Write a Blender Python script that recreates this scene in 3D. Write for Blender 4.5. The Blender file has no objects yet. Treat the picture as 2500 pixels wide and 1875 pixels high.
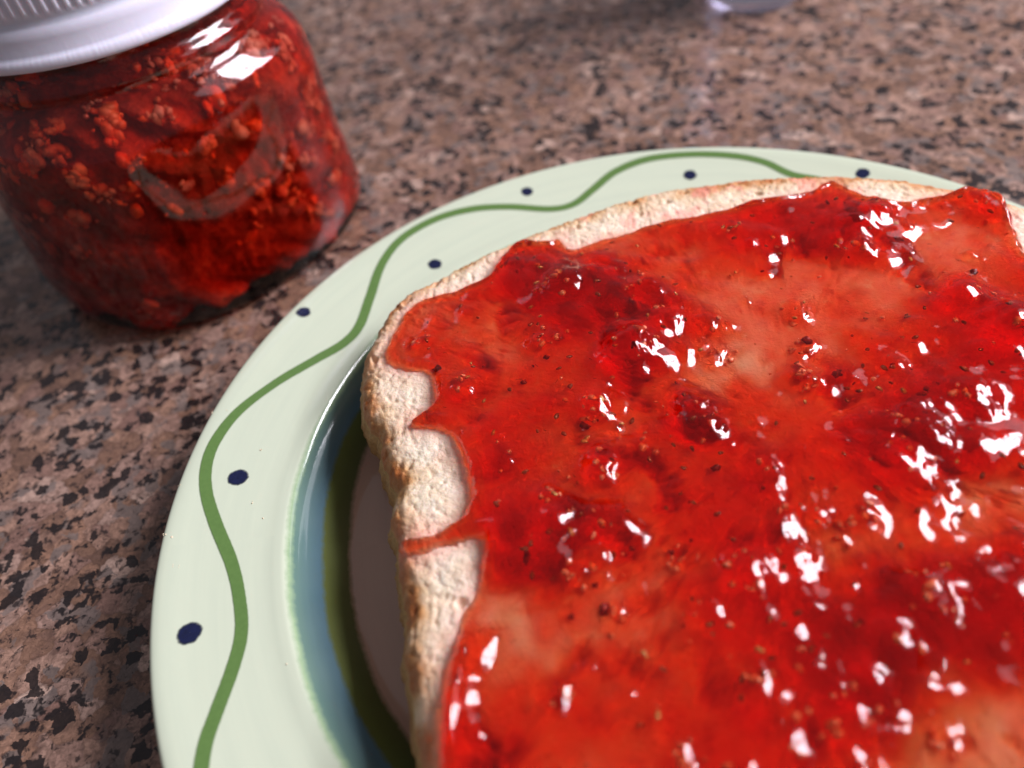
import bpy, bmesh, math, random
import numpy as np
from mathutils import Vector, Matrix, noise as mnoise
random.seed(7)
rng = np.random.default_rng(7)
C = bpy.context.scene
COL = C.collection
PI = math.pi

# ------------------------------------------------------------------ camera
CAM = np.array([-0.0298, -0.0697, 0.1144])
PITCH, ROLL, FPX = 0.8303, -0.1739, 1841.1          # focal length in pixels of a 2500 px wide picture
Fv = np.array([0, math.cos(PITCH), -math.sin(PITCH)])
_U = np.array([0, math.sin(PITCH), math.cos(PITCH)])
Rv = math.cos(ROLL) * np.array([1, 0, 0.]) + math.sin(ROLL) * _U
Uv = -math.sin(ROLL) * np.array([1, 0, 0.]) + math.cos(ROLL) * _U
cam_d = bpy.data.cameras.new('camera')
cam = bpy.data.objects.new('camera', cam_d); COL.objects.link(cam)
M = Matrix.Identity(4)
for i in range(3):
    M[i][0] = Rv[i]; M[i][1] = Uv[i]; M[i][2] = -Fv[i]; M[i][3] = CAM[i]
cam.matrix_world = M
cam_d.sensor_width = 36
cam_d.lens = FPX / 2500 * 36
cam_d.clip_start = 0.005; cam_d.clip_end = 20
cam_d.dof.use_dof = True
cam_d.dof.focus_distance = 0.124
cam_d.dof.aperture_fstop = 10.5
cam_d.dof.aperture_blades = 0
C.camera = cam

# ------------------------------------------------------------------ world and window light
W = bpy.data.worlds.new('World'); C.world = W; W.use_nodes = True
bg = W.node_tree.nodes['Background']
bg.inputs[0].default_value = (0.92, 0.90, 1.0, 1); bg.inputs[1].default_value = 0.19
def pane(y0, y1, z0, z1, x=0.62, power=2.2):
    L = bpy.data.lights.new('window_light', 'AREA'); L.shape = 'RECTANGLE'
    L.size = y1 - y0; L.size_y = z1 - z0
    L.energy = power * L.size * L.size_y * PI * 4; L.color = (0.95, 0.92, 1.0)
    o = bpy.data.objects.new('window_light', L); COL.objects.link(o)
    # faces -x
    o.matrix_world = Matrix(((0, 0, 1, x), (1, 0, 0, (y0 + y1) / 2), (0, 1, 0, (z0 + z1) / 2), (0, 0, 0, 1)))
PW = 8.4
for (y0, y1) in ((-0.05, 0.155), (0.170, 0.375)):
    for (z0, z1) in ((0.37, 0.575), (0.59, 0.795)):
        pane(y0, y1, z0, z1, power=PW)
for (y0, y1, z0, z1) in ((-0.22, -0.065, 0.37, 0.795), (0.390, 0.56, 0.37, 0.795), (-0.05, 0.155, 0.81, 0.95), (0.170, 0.375, 0.81, 0.95)):
    pane(y0, y1, z0, z1, power=0.5)                      # added dim lamps around the window, to give highlights a softer edge
C.view_settings.view_transform = 'Standard'; C.view_settings.look = 'None'
C.view_settings.exposure = 0.0; C.view_settings.gamma = 1.0
C.render.engine = 'CYCLES'
cy = C.cycles
cy.use_denoising = True
try: cy.denoiser = 'OPENIMAGEDENOISE'
except Exception: pass
cy.max_bounces = 20; cy.transmission_bounces = 16; cy.diffuse_bounces = 6; cy.glossy_bounces = 6
cy.transparent_max_bounces = 12; cy.volume_bounces = 0
cy.caustics_reflective = True; cy.caustics_refractive = True
cy.sample_clamp_indirect = 0.0; cy.blur_glossy = 0.6

# ------------------------------------------------------------------ helpers
def unproj(px, py, z):                       # photo pixel (2500 wide) -> point at height z (scalar or array)
    px = np.asarray(px, float); py = np.asarray(py, float)
    d = Fv * FPX + Rv * (px[..., None] - 1250) - Uv * (py[..., None] - 937.5)
    t = (z - CAM[2]) / d[..., 2]
    return CAM + t[..., None] * d

def mesh_obj(name, verts, faces, mat=None, parent=None, smooth=True, attrs=None, world=False):
    me = bpy.data.meshes.new(name)
    verts = np.asarray(verts, dtype=np.float32)
    if isinstance(faces, np.ndarray):
        nf, k = faces.shape
        me.vertices.add(len(verts)); me.vertices.foreach_set('co', verts.ravel())
        me.loops.add(nf * k); me.polygons.add(nf)
        me.polygons.foreach_set('loop_start', np.arange(0, nf * k, k, dtype=np.int32))
        me.loops.foreach_set('vertex_index', faces.astype(np.int32).ravel())
        me.update(calc_edges=True)
    else:
        me.from_pydata([tuple(v) for v in verts.tolist()], [], faces)
    if smooth: me.polygons.foreach_set('use_smooth', np.ones(len(me.polygons), dtype=bool))
    if attrs:
        for k_, v in attrs.items():
            a = me.attributes.new(k_, 'FLOAT', 'POINT'); a.data.foreach_set('value', np.asarray(v, np.float32))
    if mat: me.materials.append(mat)
    o = bpy.data.objects.new(name, me); COL.objects.link(o)
    if parent:
        o.parent = parent
        if parent is not None and world: o.location = -parent.location
    return o

def empty(name, loc, label, cat):
    o = bpy.data.objects.new(name, None); o.empty_display_size = 0.01; COL.objects.link(o)
    o.location = loc; o['label'] = label; o['category'] = cat
    return o

def _hash(ix, iy, seed):
    h = (ix.astype(np.int64) * 374761393 + iy.astype(np.int64) * 668265263 + seed * 1442695041) & 0xFFFFFFFF
    h = ((h ^ (h >> 13)) * 1274126177) & 0xFFFFFFFF
    return (h ^ (h >> 16)) & 0xFFFFFFFF
def perlin(x, y, seed=0):
    x = np.asarray(x, float); y = np.asarray(y, float)
    x0 = np.floor(x); y0 = np.floor(y); fx = x - x0; fy = y - y0
    def g(ix, iy, dx, dy):
        a = _hash(ix, iy, seed) / 4294967296.0 * 2 * PI
        return np.cos(a) * dx + np.sin(a) * dy
    n00 = g(x0, y0, fx, fy); n10 = g(x0 + 1, y0, fx - 1, fy)
    n01 = g(x0, y0 + 1, fx, fy - 1); n11 = g(x0 + 1, y0 + 1, fx - 1, fy - 1)
    u = fx ** 3 * (fx * (fx * 6 - 15) + 10); v = fy ** 3 * (fy * (fy * 6 - 15) + 10)
    return ((n00 * (1 - u) + n10 * u) * (1 - v) + (n01 * (1 - u) + n11 * u) * v) * 1.5
def fbm(x, y, octs=4, seed=0, gain=0.5):
    s = 0; a = 1; f = 1
    for o in range(octs):
        s = s + a * perlin(x * f + 17.3 * o, y * f - 9.1 * o, seed + o); a *= gain; f *= 2.03
    return s
def smooth(a, b, x):
    t = np.clip((x - a) / (b - a), 0, 1); return t * t * (3 - 2 * t)
def sdf(px, py, poly):                       # signed distance, positive inside
    x = px.ravel(); y = py.ravel(); d = np.full(x.shape, 1e9); ins = np.zeros(x.shape, bool)
    n = len(poly)
    for i in range(n):
        ax, ay = poly[i]; bx, by = poly[(i + 1) % n]
        ex, ey = bx - ax, by - ay; L = ex * ex + ey * ey + 1e-12
        t = np.clip(((x - ax) * ex + (y - ay) * ey) / L, 0, 1)
        d = np.minimum(d, (x - ax - t * ex) ** 2 + (y - ay - t * ey) ** 2)
        c = ((ay > y) != (by > y))
        with np.errstate(divide='ignore', invalid='ignore'):
            xi = ax + (y - ay) * ex / (ey if abs(ey) > 1e-12 else 1e-12)
        ins ^= c & (x < xi)
    d = np.sqrt(d); return np.where(ins, d, -d).reshape(px.shape)
def catmull(P, n, closed=True):
    P = np.asarray(P, float); N = len(P)
    if not closed: P = np.vstack([2 * P[0] - P[1], P, 2 * P[-1] - P[-2]])
    out = []
    rngi = range(N) if closed else range(1, N)
    for i in rngi:
        if closed: p0, p1, p2, p3 = P[(i - 1) % N], P[i], P[(i + 1) % N], P[(i + 2) % N]
        else: p0, p1, p2, p3 = P[i - 1], P[i], P[i + 1], P[i + 2]
        for t in np.linspace(0, 1, n, endpoint=False):
            out.append(0.5 * ((2 * p1) + (p2 - p0) * t + (2 * p0 - 5 * p1 + 4 * p2 - p3) * t * t + (3 * p1 - p0 - 3 * p2 + p3) * t ** 3))
    if not closed: out.append(P[-2])
    return np.array(out)
def resample(P, N, closed=True):
    Q = np.vstack([P, P[:1]]) if closed else P
    L = np.r_[0, np.cumsum(np.linalg.norm(np.diff(Q, axis=0), axis=1))]
    t = np.linspace(0, L[-1], N, endpoint=not closed)
    return np.stack([np.interp(t, L, Q[:, k]) for k in range(Q.shape[1])], 1)
def ring_faces(nr, ns):                      # nr rings of ns verts -> quads
    i = np.arange(nr - 1)[:, None]; j = np.arange(ns)[None, :]; jn = (j + 1) % ns
    return np.stack([i * ns + j, i * ns + jn, (i + 1) * ns + jn, (i + 1) * ns + j], -1).reshape(-1, 4)

# node helpers
def new_mat(name):
    m = bpy.data.materials.new(name); m.use_nodes = True
    nt = m.node_tree; b = nt.nodes['Principled BSDF']
    return m, nt, b
class NT:
    def __init__(s, nt): s.nt = nt
    def n(s, t, **kw):
        nd = s.nt.nodes.new(t)
        for k, v in kw.items(): setattr(nd, k, v)
        return nd
    def l(s, a, b): s.nt.links.new(a, b)
    def math(s, op, a, b=None, clamp=False):
        nd = s.n('ShaderNodeMath', operation=op); nd.use_clamp = clamp
        for i, v in enumerate((a, b)):
            if v is None: continue
            if isinstance(v, (int, float)): nd.inputs[i].default_value = v
            else: s.l(v, nd.inputs[i])
        return nd.outputs[0]
    def ramp(s, fac, stops, interp='LINEAR'):
        r = s.n('ShaderNodeValToRGB'); cr = r.color_ramp; cr.interpolation = interp
        while len(cr.elements) < len(stops): cr.elements.new(0.5)
        for e, (p, c) in zip(cr.elements, stops):
            e.position = p; e.color = tuple(c) + (1,) if len(c) == 3 else c
        s.l(fac, r.inputs[0]); return r.outputs[0]
    def mix(s, fac, a, b, mode='MIX'):
        m = s.n('ShaderNodeMix', data_type='RGBA', blend_type=mode)
        for i, v in ((0, fac), (6, a), (7, b)):
            if isinstance(v, (int, float)): m.inputs[i].default_value = v
            elif isinstance(v, tuple): m.inputs[i].default_value = v + (1,) if len(v) == 3 else v
            else: s.l(v, m.inputs[i])
        return m.outputs[2]
    def noise(s, vec, scale, detail=3, rough=0.5, dist=0.0):
        nd = s.n('ShaderNodeTexNoise'); nd.inputs['Scale'].default_value = scale
        nd.inputs['Detail'].default_value = detail; nd.inputs['Roughness'].default_value = rough
        nd.inputs['Distortion'].default_value = dist
        s.l(vec, nd.inputs['Vector']); return nd
    def vor(s, vec, scale, feature='F1', rand=1.0):
        nd = s.n('ShaderNodeTexVoronoi', feature=feature); nd.inputs['Scale'].default_value = scale
        nd.inputs['Randomness'].default_value = rand
        s.l(vec, nd.inputs['Vector']); return nd
    def bump(s, h, strength, dist, normal=None):
        nd = s.n('ShaderNodeBump'); nd.inputs['Strength'].default_value = strength; nd.inputs['Distance'].default_value = dist
        s.l(h, nd.inputs['Height'])
        if normal is not None: s.l(normal, nd.inputs['Normal'])
        return nd.outputs[0]

def srgb(r, g, b):
    f = lambda c: (c / 255 / 12.92) if c / 255 <= 0.04045 else ((c / 255 + 0.055) / 1.055) ** 2.4
    return (f(r), f(g), f(b))

# ------------------------------------------------------------------ granite countertop
def granite():
    m, nt, b = new_mat('granite'); T = NT(nt)
    co = T.n('ShaderNodeTexCoord').outputs['Object']
    def warp(src, sc, amt, det=3):
        dn = T.noise(src, sc, det, 0.6)
        sub = T.n('ShaderNodeVectorMath', operation='SUBTRACT'); T.l(dn.outputs['Color'], sub.inputs[0]); sub.inputs[1].default_value = (.5, .5, .5)
        off = T.n('ShaderNodeVectorMath', operation='SCALE'); T.l(sub.outputs[0], off.inputs[0]); off.inputs['Scale'].default_value = amt
        add = T.n('ShaderNodeVectorMath', operation='ADD'); T.l(src, add.inputs[0]); T.l(off.outputs[0], add.inputs[1])
        return add.outputs[0]
    v = warp(warp(co, 190, 0.0030), 1000, 0.0013)
    def chan(vo, k):
        s_ = T.n('ShaderNodeSeparateColor'); T.l(vo.outputs['Color'], s_.inputs[0]); return s_.outputs[k]
    feld = T.ramp(chan(T.vor(v, 220), 0), [(0.0, srgb(128, 96, 80)), (0.3, srgb(162, 122, 100)), (0.55, srgb(188, 150, 132)), (0.8, srgb(146, 110, 98)), (1.0, srgb(214, 180, 162))])
    fine = T.noise(v, 1100, 6, 0.75)
    mid = T.noise(v, 420, 4, 0.65)
    feld = T.mix(0.48, feld, T.ramp(fine.outputs[0], [(0.38, (0.14, 0.13, 0.13)), (0.5, (0.6, 0.59, 0.58)), (0.6, (1, 1, 1))]), 'MULTIPLY')
    feld = T.mix(T.ramp(mid.outputs[0], [(0.48, (0, 0, 0)), (0.62, (0.6, 0.6, 0.6))]), feld, srgb(106, 80, 70))
    for sc_, am in ((220, 0.35), (560, 0.25)):
        ve = T.vor(v, sc_, 'DISTANCE_TO_EDGE')
        feld = T.mix(T.math('MULTIPLY', T.ramp(ve.outputs['Distance'], [(0.0, (1, 1, 1)), (0.09, (0, 0, 0))]), am), feld, srgb(62, 44, 38))
    clus = T.noise(co, 55, 3, 0.6)
    qsel = T.math('ADD', chan(T.vor(v, 320), 1), T.math('MULTIPLY', clus.outputs[0], 1.2))
    qm = T.ramp(qsel, [(0.74, (1, 1, 1)), (0.80, (0, 0, 0))])
    colr = T.mix(T.math('MULTIPLY', qm, 0.75), feld, T.mix(fine.outputs[0], srgb(64, 56, 54), srgb(140, 126, 120)))
    cl2 = T.noise(co, 95, 4, 0.7)
    bsel = T.math('ADD', chan(T.vor(v, 430), 2), T.math('MULTIPLY', cl2.outputs[0], 2.4))
    bm = T.ramp(bsel, [(1.18, (1, 1, 1)), (1.26, (0, 0, 0))])
    bsel2 = T.math('MULTIPLY', bsel, 0.5)
    bm = T.ramp(bsel2, [(0.67, (1, 1, 1)), (0.71, (0, 0, 0))])
    colr = T.mix(T.math('MULTIPLY', bm, 0.93), colr, T.mix(fine.outputs[0], srgb(8, 7, 9), srgb(38, 32, 34)))
    n4 = T.noise(v, 480, 4, 0.7)
    colr = T.mix(T.ramp(n4.outputs[0], [(0.555, (0, 0, 0)), (0.62, (0.85, 0.85, 0.85))]), colr, srgb(40, 32, 32))
    T.l(colr, b.inputs['Base Color'])
    b.inputs['Roughness'].default_value = 0.22
    b.inputs['Specular IOR Level'].default_value = 0.5
    T.l(T.bump(fine.outputs[0], 0.05, 0.0003), b.inputs['Normal'])
    return m
MG = granite()
N = 4
ct = mesh_obj('countertop', [(-1.0, -0.45, 0), (1.0, -0.45, 0), (1.0, 1.3, 0), (-1.0, 1.3, 0), (-1.0, -0.45, -0.03), (1.0, -0.45, -0.03), (1.0, 1.3, -0.03), (-1.0, 1.3, -0.03)],
              [(0, 1, 2, 3), (7, 6, 5, 4), (0, 4, 5, 1), (1, 5, 6, 2), (2, 6, 7, 3), (3, 7, 4, 0)], MG, smooth=False)
ct['kind'] = 'structure'; ct['label'] = 'polished brown and pink speckled granite countertop'

# ------------------------------------------------------------------ plate
PROF = [(0.0, 0.0040), (0.030, 0.0040), (0.040, 0.0040), (0.050, 0.0040), (0.056, 0.00405), (0.0600, 0.0044), (0.0625, 0.0054), (0.0650, 0.0074), (0.0672, 0.0094),
        (0.0686, 0.0104), (0.0696, 0.01135), (0.0705, 0.01184), (0.0717, 0.01198), (0.0740, 0.0121), (0.0790, 0.0128), (0.0840, 0.0136),
        (0.0875, 0.01425), (0.0890, 0.0144), (0.0897, 0.01425), (0.0900, 0.0138), (0.0898, 0.0132), (0.0885, 0.0124), (0.083, 0.0108), (0.074, 0.0089),
        (0.069, 0.0072), (0.064, 0.0032), (0.060, 0.0010), (0.054, 0.0007), (0.052, 0.0000), (0.049, 0.0000), (0.047, 0.0010), (0.020, 0.0012), (0.0, 0.0012)]
PR = np.array(PROF)
def z_rim(r): return np.interp(r, PR[:18, 0], PR[:18, 1])
def make_plate():
    root = empty('dinner_plate', (0, 0, 0), 'pale green glazed plate with wavy green line and navy dots under the toast', 'plate')
    P = catmull(PR[1:-1], 5, closed=False); P = np.vstack([P[:1] * [0.02, 1], P, P[-1:] * [0.02, 1]])
    ns = 384; th = np.arange(ns) * 2 * PI / ns
    V = np.stack([np.outer(P[:, 0], np.cos(th)), np.outer(P[:, 0], np.sin(th)), np.repeat(P[:, 1:2], ns, 1)], -1)
    V[..., 2] += 0.00012 * np.sin(2 * th + 1)[None] * smooth(0.06, 0.09, np.repeat(P[:, :1], ns, 1))
    V = V.reshape(-1, 3)
    F = ring_faces(len(P), ns)[:, ::-1]
    m, nt, b = new_mat('glaze'); T = NT(nt)
    co = T.n('ShaderNodeTexCoord').outputs['Object']
    sx = T.n('ShaderNodeSeparateXYZ'); T.l(co, sx.inputs[0])
    r = T.math('SQRT', T.math('ADD', T.math('MULTIPLY', sx.outputs[0], sx.outputs[0]), T.math('MULTIPLY', sx.outputs[1], sx.outputs[1])))
    wob = T.noise(co, 45, 2); wf = T.noise(co, 900, 3)
    r2 = T.math('ADD', r, T.math('MULTIPLY', T.math('SUBTRACT', wob.outputs[0], 0.5), 0.0018))
    r2 = T.math('ADD', r2, T.math('MULTIPLY', T.math('SUBTRACT', wf.outputs[0], 0.5), 0.0006))
    f = T.math('MULTIPLY', T.math('SUBTRACT', r2, 0.055), 1 / 0.02)       # 0 at 55 mm, 1 at 75 mm
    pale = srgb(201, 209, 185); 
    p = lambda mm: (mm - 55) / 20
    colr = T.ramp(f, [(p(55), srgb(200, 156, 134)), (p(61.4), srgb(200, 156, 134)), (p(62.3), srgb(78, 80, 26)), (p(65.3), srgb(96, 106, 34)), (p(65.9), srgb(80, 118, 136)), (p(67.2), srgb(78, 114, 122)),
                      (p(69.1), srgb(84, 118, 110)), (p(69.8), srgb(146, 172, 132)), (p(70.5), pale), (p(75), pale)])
    mott = T.noise(co, 60, 4)
    colr = T.mix(T.math('MULTIPLY', mott.outputs[0], 0.35), colr, T.mix(0.4, colr, srgb(216, 224, 198)))
    ang = T.math('ARCTAN2', sx.outputs[1], sx.outputs[0])
    cmb = T.n('ShaderNodeCombineXYZ'); T.l(T.math('MULTIPLY', ang, 1.6), cmb.inputs[0]); T.l(T.math('MULTIPLY', r, 420.0), cmb.inputs[1])
    strk = T.noise(cmb.outputs[0], 1.0, 3, 0.6)
    colr = T.mix(T.ramp(strk.outputs[0], [(0.4, (0, 0, 0)), (0.75, (0.25, 0.25, 0.25))]), colr, T.mix(1.0, colr, srgb(226, 232, 236), 'MULTIPLY'))
    T.l(colr, b.inputs['Base Color'])
    b.inputs['Roughness'].default_value = 0.10; b.inputs['IOR'].default_value = 1.52
    b.inputs['Coat Weight'].default_value = 0.4; b.inputs['Coat Roughness'].default_value = 0.06
    T.l(T.bump(T.noise(co, 140, 2).outputs[0], 0.12, 0.0006), b.inputs['Normal'])
    body = mesh_obj('plate_body', V, F, m, root)
    # --- painted line and dots, a hair proud of the glaze
    def paint(name, base, edge, halo):
        m, nt, b = new_mat(name); T = NT(nt)
        co = T.n('ShaderNodeTexCoord').outputs['Object']
        n = T.noise(co, 1200, 3, 0.6)
        at = T.n('ShaderNodeAttribute', attribute_name='fade')
        T.l(T.mix(n.outputs[0], edge, base), b.inputs['Base Color'])
        b.inputs['Roughness'].default_value = 0.18; b.inputs['Coat Weight'].default_value = 0.4; b.inputs['Coat Roughness'].default_value = 0.06
        a = T.math('ADD', at.outputs['Fac'], T.math('MULTIPLY', T.math('SUBTRACT', n.outputs[0], 0.5), halo))
        al = T.ramp(a, [(0.18, (0, 0, 0)), (0.62, (1, 1, 1))])
        T.l(al, b.inputs['Alpha'])
        return m
    mgreen = paint('green_enamel', srgb(100, 132, 70), srgb(84, 114, 58), 0.25)
    mblue = paint('navy_enamel', srgb(14, 18, 40), srgb(24, 32, 74), 0.6)
    WP = [(435, 1700), (436, 1659), (447, 1600), (472, 1530), (505, 1440), (522, 1370), (519, 1300), (502, 1220), (466, 1130), (446, 1060), (448, 1000), (471, 945),
          (520, 885), (600, 825), (680, 778), (742, 742), (776, 705), (800, 640), (825, 570), (868, 515), (940, 473), (1020, 451), (1100, 446), (1190, 451), (1240, 440),
          (1282, 408), (1330, 370), (1400, 343), (1490, 333), (1580, 336), (1650, 350), (1710, 377)]
    W2 = np.array(WP, float) / 0.8848
    z = np.full(len(W2), 0.013)
    for _ in range(8):
        Q = unproj(W2[:, 0], W2[:, 1], z); z = z_rim(np.hypot(Q[:, 0], Q[:, 1]))
    rr = np.hypot(Q[:, 0], Q[:, 1]); th_ = np.unwrap(np.arctan2(Q[:, 1], Q[:, 0]))
    # carry the wave on round the unseen part of the rim
    th0, th1 = th_[0], th_[-1]
    span = 2 * PI - abs(th1 - th0); sgn = np.sign(th1 - th0)
    k = np.arange(1, 40) / 40
    per = 5
    ext_t = th1 + sgn * span * k
    ra = 0.0795 + 0.0038 * np.cos(k * per * 2 * PI + 0.9)
    bl = smooth(0, 0.06, k) * (1 - smooth(0.94, 1, k))
    ext_r = bl * ra + (1 - bl) * np.where(k < 0.5, rr[-1], rr[0])
    tt = np.r_[th_, ext_t]; r_all = np.r_[rr, ext_r]
    ctr = catmull(np.stack([r_all * np.cos(tt), r_all * np.sin(tt)], 1), 8)
    ctr = resample(ctr, 1100)
    tan = np.roll(ctr, -1, 0) - np.roll(ctr, 1, 0); tan /= np.linalg.norm(tan, axis=1)[:, None]
    nor = np.stack([-tan[:, 1], tan[:, 0]], 1)
    s = np.linspace(-1, 1, 7); wd = 0.00118 + 0.00012 * fbm(np.arange(1100) / 60., 0 * np.arange(1100), 2, 5)
    X = ctr[:, None, :] + nor[:, None, :] * (s[None, :, None] * wd[:, None, None])
    r = np.hypot(X[..., 0], X[..., 1]); tz = np.arctan2(X[..., 1], X[..., 0])
    Z = z_rim(r) + 0.00012 * np.sin(2 * tz + 1) * smooth(0.06, 0.09, r) + 0.00007
    V = np.concatenate([X, Z[..., None]], -1).reshape(-1, 3)
    i = np.arange(1100)[:, None]; j = np.arange(6)[None]
    F = np.stack([i * 7 + j, ((i + 1) % 1100) * 7 + j, ((i + 1) % 1100) * 7 + j + 1, i * 7 + j + 1], -1).reshape(-1, 4)
    a = np.tile(1 - np.abs(s) ** 3, 1100)
    if (np.cross(V[F[0, 1]] - V[F[0, 0]], V[F[0, 2]] - V[F[0, 0]])[2] < 0): F = F[:, ::-1]
    mesh_obj('wavy_line', V, F, mgreen, root, attrs={'fade': a})
    dots = [(464, 1547, 1.78), (582, 1166, 1.72), (741, 762, 1.45), (1062, 645, 1.55), (1287, 467, 1.45), (1685, 427, 1.6), (2106, 424, 1.6)]
    pts = []
    for (x, y, rad) in dots:
        z = 0.013
        for _ in range(6):
            q = unproj(x, y, z); z = float(z_rim(math.hypot(q[0], q[1])))
        pts.append((q[0], q[1], rad))
    a_last = math.atan2(pts[-1][1], pts[-1][0]); a_first = math.atan2(pts[0][1], pts[0][0]) % (2 * PI)
    n_more = 9
    for k in range(1, n_more + 1):
        a_ = a_last - (a_last - (a_first - 2 * PI)) * k / (n_more + 1)
        rr_ = 0.0765 if k % 2 == 1 else 0.0845
        pts.append((rr_ * math.cos(a_), rr_ * math.sin(a_), 1.6))
    for k, (x, y, rad) in enumerate(pts):
        rad *= 1.12e-3; nr, nsg = 7, 56
        R_ = np.linspace(0.02, 1, nr)[:, None]; A = (np.arange(nsg) * 2 * PI / nsg)[None]
        wobr = rad * (1 + 0.035 * np.sin(A * 2 + k) + 0.015 * np.sin(A * 5 + 2 * k))
        Xx = x + R_ * wobr * np.cos(A); Yy = y + R_ * wobr * np.sin(A)
        r = np.hypot(Xx, Yy); tz = np.arctan2(Yy, Xx)
        Zz = z_rim(r) + 0.00012 * np.sin(2 * tz + 1) * smooth(0.06, 0.09, r) + 0.00008
        V = np.stack([Xx, Yy, Zz], -1).reshape(-1, 3)
        mesh_obj('painted_dot', V, ring_faces(nr, nsg), mblue, root, attrs={'fade': np.repeat(1 - np.linspace(0.02, 1, nr) ** 3, nsg)})
    # small crumbs fallen on the rim
    crumb_m, nt_, b_ = new_mat('crumb_speck'); b_.inputs['Base Color'].default_value = srgb(222, 205, 176) + (1,); b_.inputs['Roughness'].default_value = 0.7
    vs, fs = [], []
    for (x, y, s_) in [(640, 1098, .35), (618, 1228, .3), (646, 1266, .28), (402, 1305, .3), (418, 1312, .3), (436, 1188, .22), (520, 1008, .25), (556, 1003, .22), (425, 1385, .2), (438, 1384, .2), (1240, 420, .2), (700, 1620, .22)]:
        z = 0.013
        for _ in range(6):
            q = unproj(x, y, z); z = float(z_rim(math.hypot(q[0], q[1])))
        for j in range(3):
            c = q + rng.normal(0, .00018, 3) * [1, 1, 0] + [0, 0, 0.00012]
            bm = bmesh.new(); bmesh.ops.create_icosphere(bm, subdivisions=1, radius=s_ * 0.55e-3 * rng.uniform(.4, 1))
            o_ = len(vs)
            for v in bm.verts: vs.append(tuple(np.array(v.co) * (1 + rng.normal(0, .25)) * [1, 1, .6] + c))
            fs += [tuple(o_ + v.index for v in f.verts) for f in bm.faces]; bm.free()
    cr = mesh_obj('bread_crumbs', vs, fs, crumb_m, None, smooth=False)
    cr['kind'] = 'stuff'; cr['label'] = 'tiny pale bread crumbs scattered on the plate rim'; cr['category'] = 'crumbs'
    return root
plate = make_plate()

# ------------------------------------------------------------------ toast
TZ = 0.0222
def plane(x, y): return TZ + 0.012 * (x - 0.01) + 0.004 * y
def unplane(px, py, dz=0.0):
    q = unproj(px, py, np.full(np.shape(px), TZ))
    for _ in range(5): q = unproj(px, py, plane(q[..., 0], q[..., 1]) + dz)
    return q
BO = [(1000, 1700), (1012, 1800), (1030, 1875)][::-1] + [(985, 1600), (990, 1480), (975, 1400), (970, 1340), (950, 1275), (968, 1215), (960, 1190), (935, 1140), (925, 1080),
      (893, 1040), (880, 985), (885, 930), (890, 890), (915, 830), (945, 775), (975, 740), (1010, 715), (1060, 690), (1130, 650), (1190, 618), (1250, 592), (1350, 548),
      (1500, 495), (1620, 460), (1720, 446), (1830, 432), (1950, 425), (2080, 425), (2200, 435), (2300, 452), (2400, 475), (2500, 505)]
bo = np.array(BO, float); bq = unplane(bo[:, 0], bo[:, 1], np.interp(bo[:, 1], [430, 560, 760, 900], [-0.0010, -0.0014, -0.0024, -0.0026]))[:, :2]
bq = np.vstack([bq, [[0.0752, 0.028], [0.0785, 0.018], [0.0790, 0.008], [0.0765, -0.002], [0.0745, -0.02], [0.0745, -0.038], [0.073, -0.054], [0.066, -0.0605], [0.03, -0.062], [-0.01, -0.062], [-0.036, -0.0605], [-0.0455, -0.0555]]])
OUT = resample(catmull(bq, 8), 1500)
OUTc = OUT[::6]                               # coarse polygon for distances
SH = 0.0044                                   # shoulder radius of the crumb edge
def zbread(x, y, d):                          # top surface of the bread; d = distance in from the outline
    t = np.clip(1 - d / SH, 0, 1)
    drop = SH * 0.8 * (1 - np.sqrt(np.clip(1 - t ** 2.2, 0, 1)))
    return plane(x, y) - drop
JO = [(950, 1759), (949, 1659), (955, 1560), (965, 1460), (985, 1390), (1003, 1320), (1030, 1272), (1040, 1215), (1046, 1163), (1000, 1168), (945, 1180), (900, 1194), (866, 1188), (852, 1170), (862, 1160), (905, 1160), (955, 1142),
      (998, 1118), (1014, 1090), (1016, 1050), (1008, 1010), (996, 972), (972, 938), (935, 926), (900, 922), (888, 912), (905, 898), (925, 886), (938, 868), (940, 845), (934, 818), (915, 803), (872, 798), (842, 786), (832, 765),
      (848, 726), (868, 692), (884, 664), (915, 645), (980, 632), (1035, 612), (1062, 594), (1080, 566), (1108, 538), (1150, 525), (1180, 527), (1205, 519), (1235, 535), (1262, 528), (1340, 506), (1430, 484), (1520, 470), (1600, 454), (1680, 436),
      (1740, 420), (1785, 398), (1815, 405), (1850, 424), (1900, 438), (1960, 441), (2030, 428), (2080, 415), (2135, 424), (2168, 446), (2186, 480), (2200, 515), (2230, 560)]
jo = np.array(JO, float) / 0.8848; jq = unplane(jo[:, 0], jo[:, 1], 0.0003)[:, :2]
jq = np.vstack([jq, [[0.068, 0.020], [0.070, 0.0], [0.069, -0.025], [0.064, -0.05], [0.03, -0.055], [-0.02, -0.056], [-0.040, -0.053]]])
JP = resample(catmull(jq, 5), 520)
bread_root = empty('toast_slice', (0.012, 0, 0.0095), 'slice of white toast spread to the crust with glossy red strawberry jam', 'toast')
def crumb_noise(x, y):
    return 0.00012 * fbm(x * 620, y * 620, 4, 3, 0.65) + 0.00022 * fbm(x * 110, y * 110, 3, 8)
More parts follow.
